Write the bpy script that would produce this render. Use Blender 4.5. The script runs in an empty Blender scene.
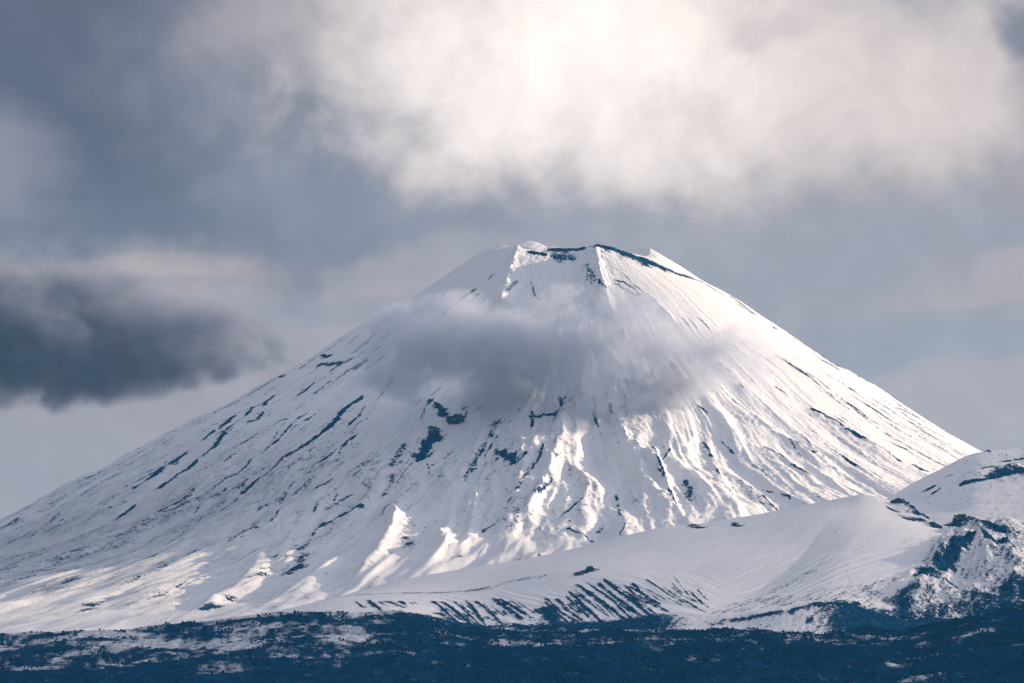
import bpy, bmesh, math, random
import numpy as np
from mathutils import Vector, noise as mnoise

rad = math.radians
scene = bpy.context.scene
col = scene.collection

# ------------------------------------------------------------------ camera
S = 2.036e-4            # tangent units per pixel of the 1024 px wide frame
HROW = 700.0            # row of the camera's own level (just under the frame)
cam_d = bpy.data.cameras.new("camera")
cam = bpy.data.objects.new("camera", cam_d)
col.objects.link(cam)
cam.location = (0, 0, 0)
cam.rotation_euler = (rad(90), 0, 0)
cam_d.sensor_width = 36.0
cam_d.lens = 36.0 / (1024 * S)
cam_d.shift_y = (HROW - 341.5) / 1024
cam_d.clip_start = 1.0
cam_d.clip_end = 200000.0
scene.camera = cam

# ------------------------------------------------------------------ sun / exposure
SUN_E = rad(15.5)       # elevation
SUN_A = rad(22.0)       # behind the picture plane, coming from the right (+X towards +Y)
sun_dir = Vector((math.cos(SUN_E) * math.cos(SUN_A), math.cos(SUN_E) * math.sin(SUN_A), math.sin(SUN_E)))
sd = bpy.data.lights.new("sun", 'SUN')
sd.energy = 5.0
sd.angle = rad(0.5)
sd.color = (1.0, 0.75, 0.52)
sun = bpy.data.objects.new("sun", sd)
sun.rotation_euler = sun_dir.to_track_quat('Z', 'Y').to_euler()
col.objects.link(sun)

scene.view_settings.view_transform = 'Standard'
scene.view_settings.look = 'None'
scene.view_settings.exposure = 0.54
scene.view_settings.gamma = 1.0
scene.render.film_transparent = False
cy = scene.cycles
cy.use_denoising = True
cy.max_bounces = 6
cy.diffuse_bounces = 2
cy.glossy_bounces = 2
cy.transmission_bounces = 2
cy.transparent_max_bounces = 8
cy.volume_bounces = 2
cy.volume_step_rate = 0.4
cy.volume_max_steps = 256


# ------------------------------------------------------------------ node helper
class NT:
    def __init__(self, tree):
        self.t = tree

    def node(self, typ, **kw):
        n = self.t.nodes.new(typ)
        for k, v in kw.items():
            setattr(n, k, v)
        return n

    def put(self, sock, v):
        if v is None:
            return
        if hasattr(v, 'is_output'):
            self.t.links.new(v, sock)
        else:
            sock.default_value = v

    def math(self, op, a, b=None, c=None, clamp=False):
        n = self.node('ShaderNodeMath', operation=op, use_clamp=clamp)
        for i, v in enumerate((a, b, c)):
            self.put(n.inputs[i], v)
        return n.outputs[0]

    def vmath(self, op, a, b=None):
        n = self.node('ShaderNodeVectorMath', operation=op)
        self.put(n.inputs[0], a)
        self.put(n.inputs[1], b)
        return n.outputs[0]

    def mix(self, f, a, b, blend='MIX'):
        n = self.node('ShaderNodeMix', data_type='RGBA', blend_type=blend)
        n.clamp_factor = True
        self.put(n.inputs[0], f)
        self.put(n.inputs[6], a)
        self.put(n.inputs[7], b)
        return n.outputs[2]

    def smooth(self, x, lo, hi, a=0.0, b=1.0):
        n = self.node('ShaderNodeMapRange', interpolation_type='SMOOTHSTEP')
        self.put(n.inputs[0], x)
        self.put(n.inputs[1], lo)
        self.put(n.inputs[2], hi)
        self.put(n.inputs[3], a)
        self.put(n.inputs[4], b)
        return n.outputs[0]

    def noise(self, vec, scale, detail=4.0, rough=0.55, dist=0.0, color=False, lac=2.0):
        n = self.node('ShaderNodeTexNoise', noise_dimensions='3D')
        self.put(n.inputs['Vector'], vec)
        n.inputs['Scale'].default_value = scale
        n.inputs['Detail'].default_value = detail
        n.inputs['Roughness'].default_value = rough
        n.inputs['Lacunarity'].default_value = lac
        n.inputs['Distortion'].default_value = dist
        return n.outputs['Color' if color else 'Fac']

    def xyz(self, x, y, z):
        n = self.node('ShaderNodeCombineXYZ')
        self.put(n.inputs[0], x); self.put(n.inputs[1], y); self.put(n.inputs[2], z)
        return n.outputs[0]

    def sep(self, v):
        n = self.node('ShaderNodeSeparateXYZ')
        self.put(n.inputs[0], v)
        return n.outputs


def lin(r, g, b):
    f = lambda c: (c / 255 / 12.92) if c <= 10 else ((c / 255 + 0.055) / 1.055) ** 2.4
    return (f(r), f(g), f(b), 1.0)


# ------------------------------------------------------------------ world: Nishita sky behind a broken overcast
world = bpy.data.worlds.new("World")
scene.world = world
world.use_nodes = True
wt = world.node_tree
wt.nodes.clear()
W = NT(wt)
sky = W.node('ShaderNodeTexSky', sky_type='NISHITA')
sky.sun_disc = False
sky.sun_elevation = SUN_E
sky.sun_rotation = math.atan2(sun_dir.x, sun_dir.y)
sky.altitude = 1000
sky_strength = 0.10
tc = W.node('ShaderNodeTexCoord')
dirv = tc.outputs['Generated']
dx, dy, dz = W.sep(dirv)
az = W.math('ARCTAN2', dx, dy)
el = W.math('ARCSINE', dz)
# cloud-field coordinates on the dome, one unit = 100 pixels of the photograph (0.02 rad)
U = W.math('MULTIPLY', az, 0.01 / S)
V = W.math('MULTIPLY', el, 0.01 / S)
P0 = W.xyz(U, V, 0.0)
# domain warp
warp = W.noise(P0, 0.55, 5.0, 0.55, color=True)
warp = W.vmath('SUBTRACT', warp, (0.5, 0.5, 0.5))
wv = W.node('ShaderNodeVectorMath', operation='SCALE')
W.put(wv.inputs[0], warp); wv.inputs['Scale'].default_value = 1.9
PW = W.vmath('ADD', P0, wv.outputs[0])
wv2 = W.node('ShaderNodeVectorMath', operation='SCALE')
W.put(wv2.inputs[0], warp); wv2.inputs['Scale'].default_value = 0.5
PS = W.vmath('ADD', P0, wv2.outputs[0])
billow = W.noise(P0, 0.8, 8.0, 0.56, 0.35)
fine = W.noise(P0, 2.4, 6.0, 0.6, 0.2)
streak = W.noise(W.vmath('MULTIPLY', PS, (0.30, 2.8, 1.0)), 1.0, 6.0, 0.55)


def blob(px, py, rx, ry, vec, edge=1.0):
    """soft elliptical patch of the cloud field: 1 inside, falling to 0"""
    ux, vy = (px - 512) / 100, (HROW - py) / 100
    d = W.vmath('SUBTRACT', vec, (ux, vy, 0.0))
    d = W.vmath('MULTIPLY', d, (100 / rx, 100 / ry, 0.0))
    n = W.node('ShaderNodeVectorMath', operation='LENGTH')
    W.put(n.inputs[0], d)
    return W.math('SUBTRACT', 1.0, n.outputs['Value'])


def bg_mul(c, k):
    n = W.node('ShaderNodeVectorMath', operation='SCALE')
    W.put(n.inputs[0], c); n.inputs['Scale'].default_value = k
    return n.outputs[0]


nish = bg_mul(sky.outputs[0], sky_strength)
# whole dome: thin grey-blue overcast with gaps where the blue sky shows
cover = W.smooth(billow, 0.30, 0.62)
base = W.mix(W.math('MULTIPLY', W.smooth(el, 0.2, 0.5), 0.65), lin(164, 166, 176), nish)
base = W.mix(W.math('MULTIPLY', cover, 0.35), base, lin(172, 173, 184))


def layer(colour, px, py, rx, ry, amount, soft=(0.0, 0.6), nz=0.0, tex=None, vec=None):
    global base
    b = blob(px, py, rx, ry, vec or PW)
    if nz:
        b = W.math('ADD', b, W.math('MULTIPLY', W.math('SUBTRACT', tex or billow, 0.5), nz))
    f = W.math('MULTIPLY', W.smooth(b, soft[0], soft[1]), amount)
    base = W.mix(f, base, colour)


# low pale veil over the horizon
layer(lin(164, 163, 173), 120, 470, 460, 150, 0.9)
layer(lin(178, 177, 185), 980, 420, 280, 90, 0.6)
layer(lin(160, 167, 182), 830, 300, 330, 80, 0.7, nz=0.5)
layer(lin(168, 168, 178), 250, 285, 330, 55, 0.9, (0.0, 0.7), 0.9, streak, PS)
layer(lin(188, 182, 186), 200, 268, 230, 16, 0.7, (0.0, 0.5), 1.2, streak, PS)
layer(lin(150, 157, 174), 280, 312, 220, 18, 0.6, (0.0, 0.6), 1.2, streak, PS)
layer(lin(176, 175, 183), 980, 283, 260, 40, 0.8, (0.05, 0.4), 1.2, streak, PS)
layer(lin(150, 160, 176), 960, 345, 240, 30, 0.6, (0.0, 0.6), 1.0, streak, PS)
layer(lin(146, 158, 176), 960, 238, 260, 26, 0.6, (0.0, 0.6), 0.9, streak, PS)
# dark blue-grey cloud base across the left and under the bright bank
layer(lin(158, 164, 179), 640, 250, 440, 90, 0.8, (0.0, 0.6), 0.3)
layer(lin(106, 118, 141), 225, 150, 450, 150, 0.96, (0.0, 0.55), 0.5)
layer(lin(92, 102, 127), 30, 0, 290, 260, 0.97, (0.0, 0.6), 0.4)
layer(lin(132, 143, 166), 440, 195, 330, 70, 0.7, (0.0, 0.7), 0.4)
layer(lin(155, 163, 179), 830, 235, 330, 60, 0.7, (0.0, 0.6), 0.4)
layer(lin(146, 149, 166), -10, 165, 110, 85, 0.8, (0.0, 0.8), 0.6, streak, PS)
# the sunlit bank
layer(lin(178, 181, 192), 660, 60, 660, 235, 0.9, (0.0, 0.95), 0.8)
layer(lin(208, 207, 212), 640, 50, 520, 205, 0.85, (0.05, 1.05), 0.9)
layer(lin(238, 234, 234), 650, 65, 470, 190, 0.85, (0.1, 1.05), 1.0)
layer(lin(222, 217, 219), 900, 85, 200, 140, 0.6, (0.0, 0.8), 1.0)
layer((1.06, 1.06, 1.07, 1.0), 560, 65, 350, 165, 0.95, (0.1, 1.0), 0.7)
layer(lin(118, 128, 150), 1030, 5, 80, 50, 0.8, (0.0, 0.6), 0.6)
layer(lin(196, 194, 202), 800, 15, 120, 30, 0.4, (0.0, 0.8), 0.9, fine)
# billows and wisps
bil2 = W.noise(W.vmath('ADD', PW, (7.3, 1.9, 4.0)), 1.1, 9.0, 0.6, 0.5)
wis = W.math('ADD', W.math('MULTIPLY', W.math('SUBTRACT', fine, 0.5), 0.22), W.math('MULTIPLY', W.math('SUBTRACT', bil2, 0.5), 0.32))
hsv = W.node('ShaderNodeHueSaturation')
W.put(hsv.inputs['Value'], W.math('ADD', 1.0, wis))
W.put(hsv.inputs['Color'], base)
bgn = W.node('ShaderNodeBackground')
W.put(bgn.inputs['Color'], W.vmath('MULTIPLY', hsv.outputs[0], (1.07, 0.957, 0.89)))
# an overcast sky is brighter towards the zenith
# and brighter still round the veiled part of the sky the sun comes from
sdn = W.node('ShaderNodeVectorMath', operation='DOT_PRODUCT')
W.put(sdn.inputs[0], dirv)
sdn.inputs[1].default_value = sun_dir
W.put(bgn.inputs['Strength'], W.math('ADD', W.smooth(el, 0.13, 0.9, 0.71, 1.12), W.smooth(sdn.outputs['Value'], 0.50, 1.0, 0.0, 1.5)))
wo = W.node('ShaderNodeOutputWorld')
wt.links.new(bgn.outputs[0], wo.inputs['Surface'])


# ------------------------------------------------------------------ numpy noise
_rs = np.random.RandomState(7)
_perm = _rs.permutation(4096).astype(np.int64)
_ang = _rs.rand(4096) * 2 * np.pi
_gx, _gy = np.cos(_ang), np.sin(_ang)


def perlin(x, y, seed=0):
    xi = np.floor(x).astype(np.int64); yi = np.floor(y).astype(np.int64)
    xf = x - xi; yf = y - yi

    def g(ix, iy, fx, fy):
        h = _perm[(_perm[(ix + seed * 131) & 4095] + iy * 17 + seed * 7) & 4095]
        return _gx[h] * fx + _gy[h] * fy
    u = xf * xf * xf * (xf * (xf * 6 - 15) + 10)
    v = yf * yf * yf * (yf * (yf * 6 - 15) + 10)
    a = g(xi, yi, xf, yf); b = g(xi + 1, yi, xf - 1, yf)
    c = g(xi, yi + 1, xf, yf - 1); d = g(xi + 1, yi + 1, xf - 1, yf - 1)
    return ((a + u * (b - a)) + v * ((c + u * (d - c)) - (a + u * (b - a)))) * 1.5


def fbm(x, y, oct=4, seed=0, gain=0.5):
    s = 0; a = 1.0; t = 0
    for i in range(oct):
        s = s + a * perlin(x * 2 ** i, y * 2 ** i, seed + i); t += a; a *= gain
    return s / t


def ridged(x, y, oct=4, seed=0, gain=0.5):
    s = 0; a = 1.0; t = 0
    for i in range(oct):
        s = s + a * (1 - np.abs(perlin(x * 2 ** i, y * 2 ** i, seed + i)) * 2); t += a; a *= gain
    return s / t


def sstep(x, a, b):
    t = np.clip((x - a) / (b - a), 0, 1)
    return t * t * (3 - 2 * t)


# ------------------------------------------------------------------ mesh from a grid
def grid_mesh(name, X, Y, Z, attrs, mat, wrap=False):
    n, m = X.shape
    me = bpy.data.meshes.new(name)
    co = np.stack([X, Y, Z], -1).reshape(-1, 3).astype(np.float32)
    idx = np.arange(n * m, dtype=np.int32).reshape(n, m)
    if wrap:
        idx = np.concatenate([idx, idx[:, :1]], 1)
    q = np.stack([idx[:-1, :-1], idx[:-1, 1:], idx[1:, 1:], idx[1:, :-1]], -1).reshape(-1, 4)
    # make faces look up
    p = co[q[0]]
    if np.cross(p[1] - p[0], p[2] - p[0])[2] < 0:
        q = q[:, ::-1]
    q = np.ascontiguousarray(q)
    me.vertices.add(len(co)); me.vertices.foreach_set('co', co.ravel())
    me.loops.add(q.size); me.loops.foreach_set('vertex_index', q.ravel())
    me.polygons.add(len(q))
    me.polygons.foreach_set('loop_start', np.arange(0, q.size, 4, dtype=np.int32))
    me.polygons.foreach_set('loop_total', np.full(len(q), 4, np.int32))
    me.polygons.foreach_set('use_smooth', np.ones(len(q), bool))
    for k, v in attrs.items():
        if v.ndim == 3:
            a = me.attributes.new(k, 'FLOAT_VECTOR', 'POINT')
            a.data.foreach_set('vector', v.reshape(-1).astype(np.float32))
        else:
            a = me.attributes.new(k, 'FLOAT', 'POINT')
            a.data.foreach_set('value', v.reshape(-1).astype(np.float32))
    me.update(calc_edges=True)
    me.materials.append(mat)
    o = bpy.data.objects.new(name, me)
    col.objects.link(o)
    return o


def tag(o, label, cat, kind=None, group=None):
    o['label'] = label
    o['category'] = cat
    if kind:
        o['kind'] = kind
    if group:
        o['group'] = group
    return o


# ------------------------------------------------------------------ materials
ROCK_DARK = (0.001, 0.028, 0.088, 1)
ROCK_MID = (0.016, 0.072, 0.150, 1)


def terrain_mat(name, fscale, speck, streakk, bump=0.5, snow=(0.86, 0.87, 0.89, 1), dark=ROCK_DARK, mid=ROCK_MID, edge=0.07, dust=0.0, flowb=0.0):
    """snow over rock: the 'rock' attribute says how bare the ground is, noise along the fall line breaks it up"""
    m = bpy.data.materials.new(name)
    m.use_nodes = True
    t = m.node_tree
    t.nodes.clear()
    N = NT(t)
    geo = N.node('ShaderNodeNewGeometry')
    pos = geo.outputs['Position']
    ra = N.node('ShaderNodeAttribute', attribute_name='rock').outputs['Fac']
    fl = N.node('ShaderNodeAttribute', attribute_name='flow').outputs['Vector']
    n1 = N.noise(pos, fscale, 5.0, 0.62)
    n2 = N.noise(fl, 1.0, 5.0, 0.6)
    x = N.math('ADD', ra, N.math('MULTIPLY', N.math('SUBTRACT', n1, 0.5), speck))
    x = N.math('ADD', x, N.math('MULTIPLY', N.math('SUBTRACT', n2, 0.5), streakk))
    n3 = N.noise(pos, fscale * 3.1, 3.0, 0.7)
    x = N.math('ADD', x, N.math('MULTIPLY', N.math('SUBTRACT', n3, 0.5), 0.65))
    mask = N.smooth(x, 0.5 - edge, 0.5 + edge)
    nr = N.noise(pos, fscale * 0.6, 4.0, 0.6)
    rock = N.mix(N.smooth(nr, 0.42, 0.66), dark, mid)
    ns = N.noise(fl, 0.35, 4.0, 0.5)
    sn = N.mix(N.smooth(ns, 0.35, 0.65), (snow[0] * 0.94, snow[1] * 0.945, snow[2] * 0.955, 1), snow)
    # where bare ground is near, the cover is thin and stones show through
    th = N.math('MULTIPLY', N.smooth(x, 0.22, 0.48), N.smooth(N.noise(pos, fscale * 2.2, 3.0, 0.7), 0.40, 0.68))
    sn = N.mix(N.math('MULTIPLY', th, 0.42), sn, mid)
    if dust:
        # thin cover: bare stones showing through
        ndv = N.smooth(N.noise(pos, fscale * 1.5, 3.0, 0.7), 0.52, 0.72)
        sn = N.mix(N.math('MULTIPLY', ndv, dust), sn, mid)
    # lower left slopes: shade put into the snow colour, streaked with showing lava grit
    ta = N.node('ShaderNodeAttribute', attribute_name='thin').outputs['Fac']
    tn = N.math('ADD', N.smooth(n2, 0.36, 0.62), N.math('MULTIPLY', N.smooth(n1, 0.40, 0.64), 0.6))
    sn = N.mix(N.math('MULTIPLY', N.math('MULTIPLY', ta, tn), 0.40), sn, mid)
    c = N.mix(mask, sn, rock)
    bs = N.node('ShaderNodeBsdfPrincipled')
    N.put(bs.inputs['Base Color'], c)
    N.put(bs.inputs['Roughness'], N.math('ADD', 0.55, N.math('MULTIPLY', mask, 0.35)))
    N.put(bs.inputs['Specular IOR Level'], N.math('MULTIPLY', N.math('SUBTRACT', 1.0, mask), 0.12))
    b = N.node('ShaderNodeBump')
    b.inputs['Strength'].default_value = bump
    b.inputs['Distance'].default_value = 2.5
    n4 = N.noise(fl, 0.28, 3.0, 0.5)
    hgt = N.math('ADD', N.math('ADD', N.math('MULTIPLY', n1, 1.0), N.math('MULTIPLY', n2, 1.2)), N.math('MULTIPLY', n4, flowb))
    N.put(b.inputs['Height'], hgt)
    t.links.new(b.outputs[0], bs.inputs['Normal'])
    o = N.node('ShaderNodeOutputMaterial')
    t.links.new(bs.outputs[0], o.inputs['Surface'])
    return m


# ------------------------------------------------------------------ the volcano
D = 14000.0
K = S * D
CPX = 575.0
CX = (CPX - 512) * K
left_sil = [(500, 247), (483, 252), (460.6, 266.3), (433, 284.8), (420, 294), (400, 305.5), (380, 317), (351, 333), (333, 345), (311.7, 361),
            (283, 378), (254, 392), (235, 405), (217, 414.5), (197, 423), (182, 432), (160, 442.5), (141, 454.5), (127, 461.5), (110, 472), (96, 480.5),
            (78, 488), (63, 495), (41, 508), (14, 522), (0, 528), (-80, 558), (-200, 592), (-350, 622), (-583, 651), (-723, 665), (-1000, 718), (-1600, 730)]
right_sil = [(650, 248), (659, 253), (680, 265.6), (704, 281.7), (724, 292.5), (743, 304), (759, 315.6), (777, 327.5), (800, 343.5), (810, 351), (835, 367.5),
             (847, 373), (857, 379), (880, 391.5), (892, 400), (905, 409), (929, 424), (945, 434.5), (978, 453), (1024, 477), (1100, 508), (1250, 555), (1450, 600), (1733, 651), (1873, 665), (2150, 718), (2750, 730)]
rl = np.array([(CPX - p[0]) * K for p in left_sil]); zl = np.array([(HROW - p[1]) * K for p in left_sil])
rr = np.array([(p[0] - CPX) * K for p in right_sil]); zr = np.array([(HROW - p[1]) * K for p in right_sil])
R0 = 213.0
rim_phi = np.radians([-180, -150, -120, -90, -68, -58, -48, -38, -30, -22, 0, 10, 16, 25, 38, 60, 75, 90, 120, 150, 180])
rim_py = np.array([250, 250, 247, 244.6, 246, 247.4, 244, 241, 243, 247.4, 248.2, 246.5, 244.4, 246, 250.5, 256, 255, 248, 247, 249, 250])
rim_dz = (HROW - rim_py) * S * (D - R0 * np.cos(rim_phi)) - (HROW - 247.5) * K


def cone(phi, r):
    """smooth volcano height, phi = 0 towards the camera, +90 deg to the right"""
    w = 0.5 + 0.5 * np.sin(phi)
    w = w * w * (3 - 2 * w)
    re = np.maximum(r, R0)
    zL = np.interp(re, rl, zl); zR = np.interp(re, rr, zr)
    z = zL * (1 - w) + zR * w
    dz = np.interp(phi, rim_phi, rim_dz)
    z = z + dz * np.exp(-((re - R0) / 90.0))
    z = z - np.maximum(R0 - r, 0) * 0.75
    # the front is a little hollowed between two summit ridges
    f = np.exp(-((phi - rad(-3)) / rad(17)) ** 2) * sstep(re, R0, R0 + 60) * (1 - sstep(re, 500, 760))
    z = z - 32 * f
    return z


def cone_xy(x, y):
    dx_ = x - CX; dy_ = D - y
    return cone(np.arctan2(dx_, dy_), np.hypot(dx_, dy_))


def hit(px, py, hfun, y0, y1, n=3000):
    """first point of a terrain along the sight line through a pixel of the photograph"""
    Y = np.linspace(y0, y1, n)
    X = (px - 512) * S * Y
    Zr = (HROW - py) * S * Y
    d = hfun(X, Y) - Zr
    k = np.argmax(d > 0) if (d > 0).any() else np.argmax(d)
    return X[k], Y[k]


def seg_field(X, Y, pts, reach):
    """indices near a polyline, signed distance (right of travel +) and fraction along it"""
    P = np.array(pts, float)
    lo = P.min(0) - reach; hi = P.max(0) + reach
    sel = np.flatnonzero((X > lo[0]) & (X < hi[0]) & (Y > lo[1]) & (Y < hi[1]))
    x, y = X[sel], Y[sel]
    best = np.full(len(sel), 1e9); sgn = np.zeros(len(sel)); tt = np.zeros(len(sel))
    L = np.hypot(*(P[1:] - P[:-1]).T); cum = np.concatenate([[0], np.cumsum(L)])
    for i in range(len(P) - 1):
        ax, ay = P[i]; bx, by = P[i + 1]
        ex, ey = bx - ax, by - ay
        l2 = ex * ex + ey * ey + 1e-9
        t = np.clip(((x - ax) * ex + (y - ay) * ey) / l2, 0, 1)
        qx, qy = ax + t * ex - x, ay + t * ey - y
        d = np.hypot(qx, qy)
        up = d < best
        s = np.sign(ex * (y - ay) - ey * (x - ax))
        best = np.where(up, d, best); sgn = np.where(up, -s, sgn); tt = np.where(up, (cum[i] + t * L[i]) / cum[-1], tt)
    return sel, best, sgn, tt


class Features:
    """ribs, gullies and bare rock bands laid on a terrain"""
    def __init__(self, X, Y, hfun, y0, y1):
        self.X, self.Y = X.ravel(), Y.ravel()
        self.dz = np.zeros(X.size); self.rock = np.zeros(X.size)
        self.h, self.y0, self.y1 = hfun, y0, y1

    def pts(self, pl):
        return [hit(px, py, self.h, self.y0, self.y1) for px, py in pl]

    def rib(self, pl, h, wl, wr, ends=0.2, crag=0.45):
        """wl / wr: half widths left and right of the line as seen going down"""
        P = self.pts(pl)
        sel, d, s, t = seg_field(self.X, self.Y, P, 3 * max(wl, wr))
        w = np.where(s > 0, wr, wl)
        a = h * np.exp(-(d / w) ** 1.05) * (1 + crag * fbm(self.X[sel] / 34, self.Y[sel] / 34, 4, 37, 0.6))
        a *= sstep(t, 0, ends) * (1 - sstep(t, 1 - ends, 1.0))
        self.dz[sel] += a

    def bare(self, pl, w, k, ends=0.12, wob=0.5):
        P = self.pts(pl)
        sel, d, s, t = seg_field(self.X, self.Y, P, 4 * w)
        n = perlin(self.X[sel] / (w * 1.6), self.Y[sel] / (w * 1.6), 31)
        n2 = fbm(self.X[sel] / 48, self.Y[sel] / 48, 3, 33)
        a = (0.12 + 0.8 * k) * np.exp(-(d / (1.3 * w * (1 + wob * n + 0.5 * n2))) ** 2) * (0.97 + 0.3 * n2)
        a = np.maximum(a, (0.12 + 0.28 * k) * np.exp(-(d / (3.0 * w)) ** 2) * (1 + 1.2 * n2))
        a *= sstep(t, -0.03, ends) * (1 - sstep(t, 1 - ends, 1.03))
        self.rock[sel] = np.maximum(self.rock[sel], a)

    def bare_xy(self, P, w, k, h=0.0, ends=0.3):
        sel, d, s, t = seg_field(self.X, self.Y, P, 4 * w)
        n2 = fbm(self.X[sel] / 40, self.Y[sel] / 40, 3, 35)
        e = sstep(t, 0, ends) * (1 - sstep(t, 1 - ends, 1))
        a = k * np.exp(-(d / (w * (1 + 0.6 * n2))) ** 2) * e * (0.9 + 0.6 * n2)
        self.rock[sel] = np.maximum(self.rock[sel], a)
        self.dz[sel] += h * np.exp(-(d / (2.2 * w)) ** 1.2) * e

    def patch(self, px, py, rx, rz, k):
        x, y = hit(px, py, self.h, self.y0, self.y1)
        sel, d, s, t = seg_field(self.X, self.Y, [(x - 1, y), (x + 1, y)], 2.5 * max(rx, rz))
        e = ((self.X[sel] - x) / rx) ** 2 + ((self.Y[sel] - y) / rz) ** 2
        self.rock[sel] = np.maximum(self.rock[sel], k * np.exp(-e))


def volcano():
    nf = 1640
    ph = np.concatenate([np.linspace(rad(-112), rad(112), nf, endpoint=False), np.linspace(rad(112), rad(248), 70, endpoint=False)])
    ph = np.where(ph > np.pi, ph - 2 * np.pi, ph)
    r = np.concatenate([np.linspace(2, R0 - 8, 14), np.linspace(R0 - 6, 1950, 760), np.linspace(1975, 6200, 70)])
    PH, R = np.meshgrid(ph, r)
    X = CX + R * np.sin(PH); Y = D - R * np.cos(PH)
    Z = cone(PH, R)
    F = Features(X, Y, cone_xy, D - 4500, D + 100)
    # --- relief that runs down the fall line
    A = PH * 900.0
    dep = sstep(R, 420, 950)
    mid = np.exp(-((PH - rad(-2)) / rad(19)) ** 2)           # deeply gullied centre of the face
    lft = sstep(-PH, rad(12), rad(40))
    rgt = sstep(PH, rad(18), rad(50))
    bend = 60 * fbm(A / 420, R / 500, 3, 3)
    big = ridged((A + bend) / 170, R / 1500 + 3, 3, 11, 0.45)
    med = ridged((A + bend * 0.7) / 62, R / 800, 3, 17, 0.5)
    sml = ridged((A + bend * 0.5) / 22, R / 330, 3, 23, 0.5)
    low = sstep(R, 900, 1500)
    rel = dep * ((8 + 25 * mid + 8 * low - 4.5 * rgt + 12 * lft) * (big - 0.45) + (1.4 - 0.8 * rgt + 5.5 * mid + 2.6 * lft + 6.0 * low * (1 - rgt)) * (med - 0.4) + (0.7 - 0.35 * rgt + 1.5 * lft + 2.2 * mid + 2.6 * low) * (sml - 0.4))
    rough = (2.6 + 3.5 * low * (1 - rgt)) * fbm(X / 70, Y / 70, 4, 41) + (0.9 + 0.7 * mid + 0.6 * low) * fbm(X / 11, Y / 11, 3, 47)
    rough *= 0.35 + 0.65 * dep
    # steep rocky rim, rough crests
    rimr = np.exp(-((R - R0) / 28) ** 2)
    rough += rimr * 2.0 * fbm(A / 16, R / 16, 3, 53)

    # --- named ribs and bands (pixel polylines dropped on the slope)
    rib, bare = F.rib, F.bare
    rib([(520, 249), (515, 262), (508, 282), (500, 309)], 22, 30, 34, 0.1)
    rib([(595, 247), (599, 273), (606, 300), (614, 325)], 24, 26, 60, 0.1)
    rib([(561, 398), (563, 418), (563, 447), (555, 471), (541, 500), (517, 535)], 34, 20, 46)
    rib([(487, 473), (474, 500), (460, 530)], 16, 18, 30)
    rib([(611, 405), (625, 440), (640, 470), (645, 520)], 26, 50, 40)
    rib([(540, 440), (528, 470), (515, 500)], 20, 20, 26)
    rib([(652, 444), (658, 471), (667, 491), (675, 509), (692, 526)], 22, 14, 40)
    rib([(509, 442), (519, 450), (524, 462), (517, 472)], 20, 22, 24, 0.3)
    rib([(382, 505), (396, 525), (382, 556), (352, 590)], 27, 20, 28)
    rib([(434, 534), (447, 548), (460, 562)], 18, 26, 14)
    rib([(450, 545), (440, 560), (425, 574)], 14, 14, 18)
    rib([(480, 488), (471, 527), (459, 560)], 18, 15, 17)
    rib([(290, 533), (288, 550), (290, 570)], 22, 16, 24)
    rib([(248, 545), (262, 563), (245, 585), (195, 614)], 24, 17, 20)
    rib([(268, 560), (262, 578), (240, 598)], 14, 12, 16)
    rib([(345, 555), (320, 580), (292, 602)], 13, 13, 16)
    rib([(395, 560), (378, 578), (352, 594)], 11, 11, 15)
    rib([(430, 395), (420, 425), (412, 450)], 22, 22, 26)
    rib([(703, 437), (711, 457), (719, 476), (733, 500)], 14, 20, 40)
    rib([(735, 400), (779, 436), (818, 457), (850, 480)], 14, 14, 40)
    rib([(763, 447), (785, 463), (818, 486)], 12, 14, 36)
    rib([(805, 405), (834, 424), (876, 450), (905, 465)], 14, 14, 50)
    rib([(642, 292), (658, 306), (676, 324)], 12, 10, 40)
    for k in range(6):      # low lit spurs over the foot of the slope
        x0 = 95 + 62 * k + 11 * math.sin(k * 5)
        rib([(x0 + 34, 588 - 4 * k), (x0 + 8, 600 - 3 * k), (x0 - 26, 618 - 3 * k)], 6, 8, 11)

    # bare rock
    def B(pl, w, k=1.0, ends=0.12):
        bare(pl, w, k, ends)
    B([(595, 245), (609, 248), (621, 252), (636, 257.5), (651, 263), (666, 269.5)], 25, 1.35, 0.03)
    B([(660, 266), (677, 274), (690, 278), (704, 283)], 9, 1.1, 0.05)
    B([(704, 283), (716, 291), (728, 297)], 6, 0.85)
    B([(728, 295), (745, 307), (762, 319)], 7, 1.0)
    B([(733, 301), (748, 311), (760, 319)], 4, .9)
    B([(526, 254), (535, 254.5), (548, 255.5)], 9, 1.15)
    B([(545, 250), (560, 249.5), (578, 250), (588, 247)], 8, 1.05)
    B([(548, 257), (565, 260), (578, 262)], 22, 0.66)
    B([(585, 268), (592, 280), (597, 290)], 16, 0.5)
    B([(598, 285), (602, 293), (608, 297)], 5, 0.7)
    B([(613, 284.5), (620, 288), (630, 293), (641, 298)], 8, 0.72)
    B([(612, 283), (624, 283), (634, 289), (642, 298)], 4, 0.85)
    B([(607, 266), (622, 273), (632, 283), (645, 294), (662, 312)], 3, 0.55)
    B([(531, 282), (535, 297), (543, 302)], 4, 0.6)
    B([(518, 283), (506, 297)], 6, 0.6)
    B([(441, 317), (449, 310), (458, 302), (476, 289)], 6.5, 1.0, 0.05)
    B([(466, 305), (474, 299), (480, 294)], 4, 0.75)
    B([(488, 281), (494, 275)], 5, 0.7)
    B([(440, 297), (447, 293)], 5, 0.7)
    B([(433, 305), (420, 310), (403, 322)], 5, 0.55)
    B([(320, 358), (332, 357)], 7, 0.95)
    B([(316, 366), (333, 364), (348, 362), (356, 356)], 9, 0.85)
    B([(328, 373), (340, 365), (350, 360)], 9, 1.05)
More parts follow.
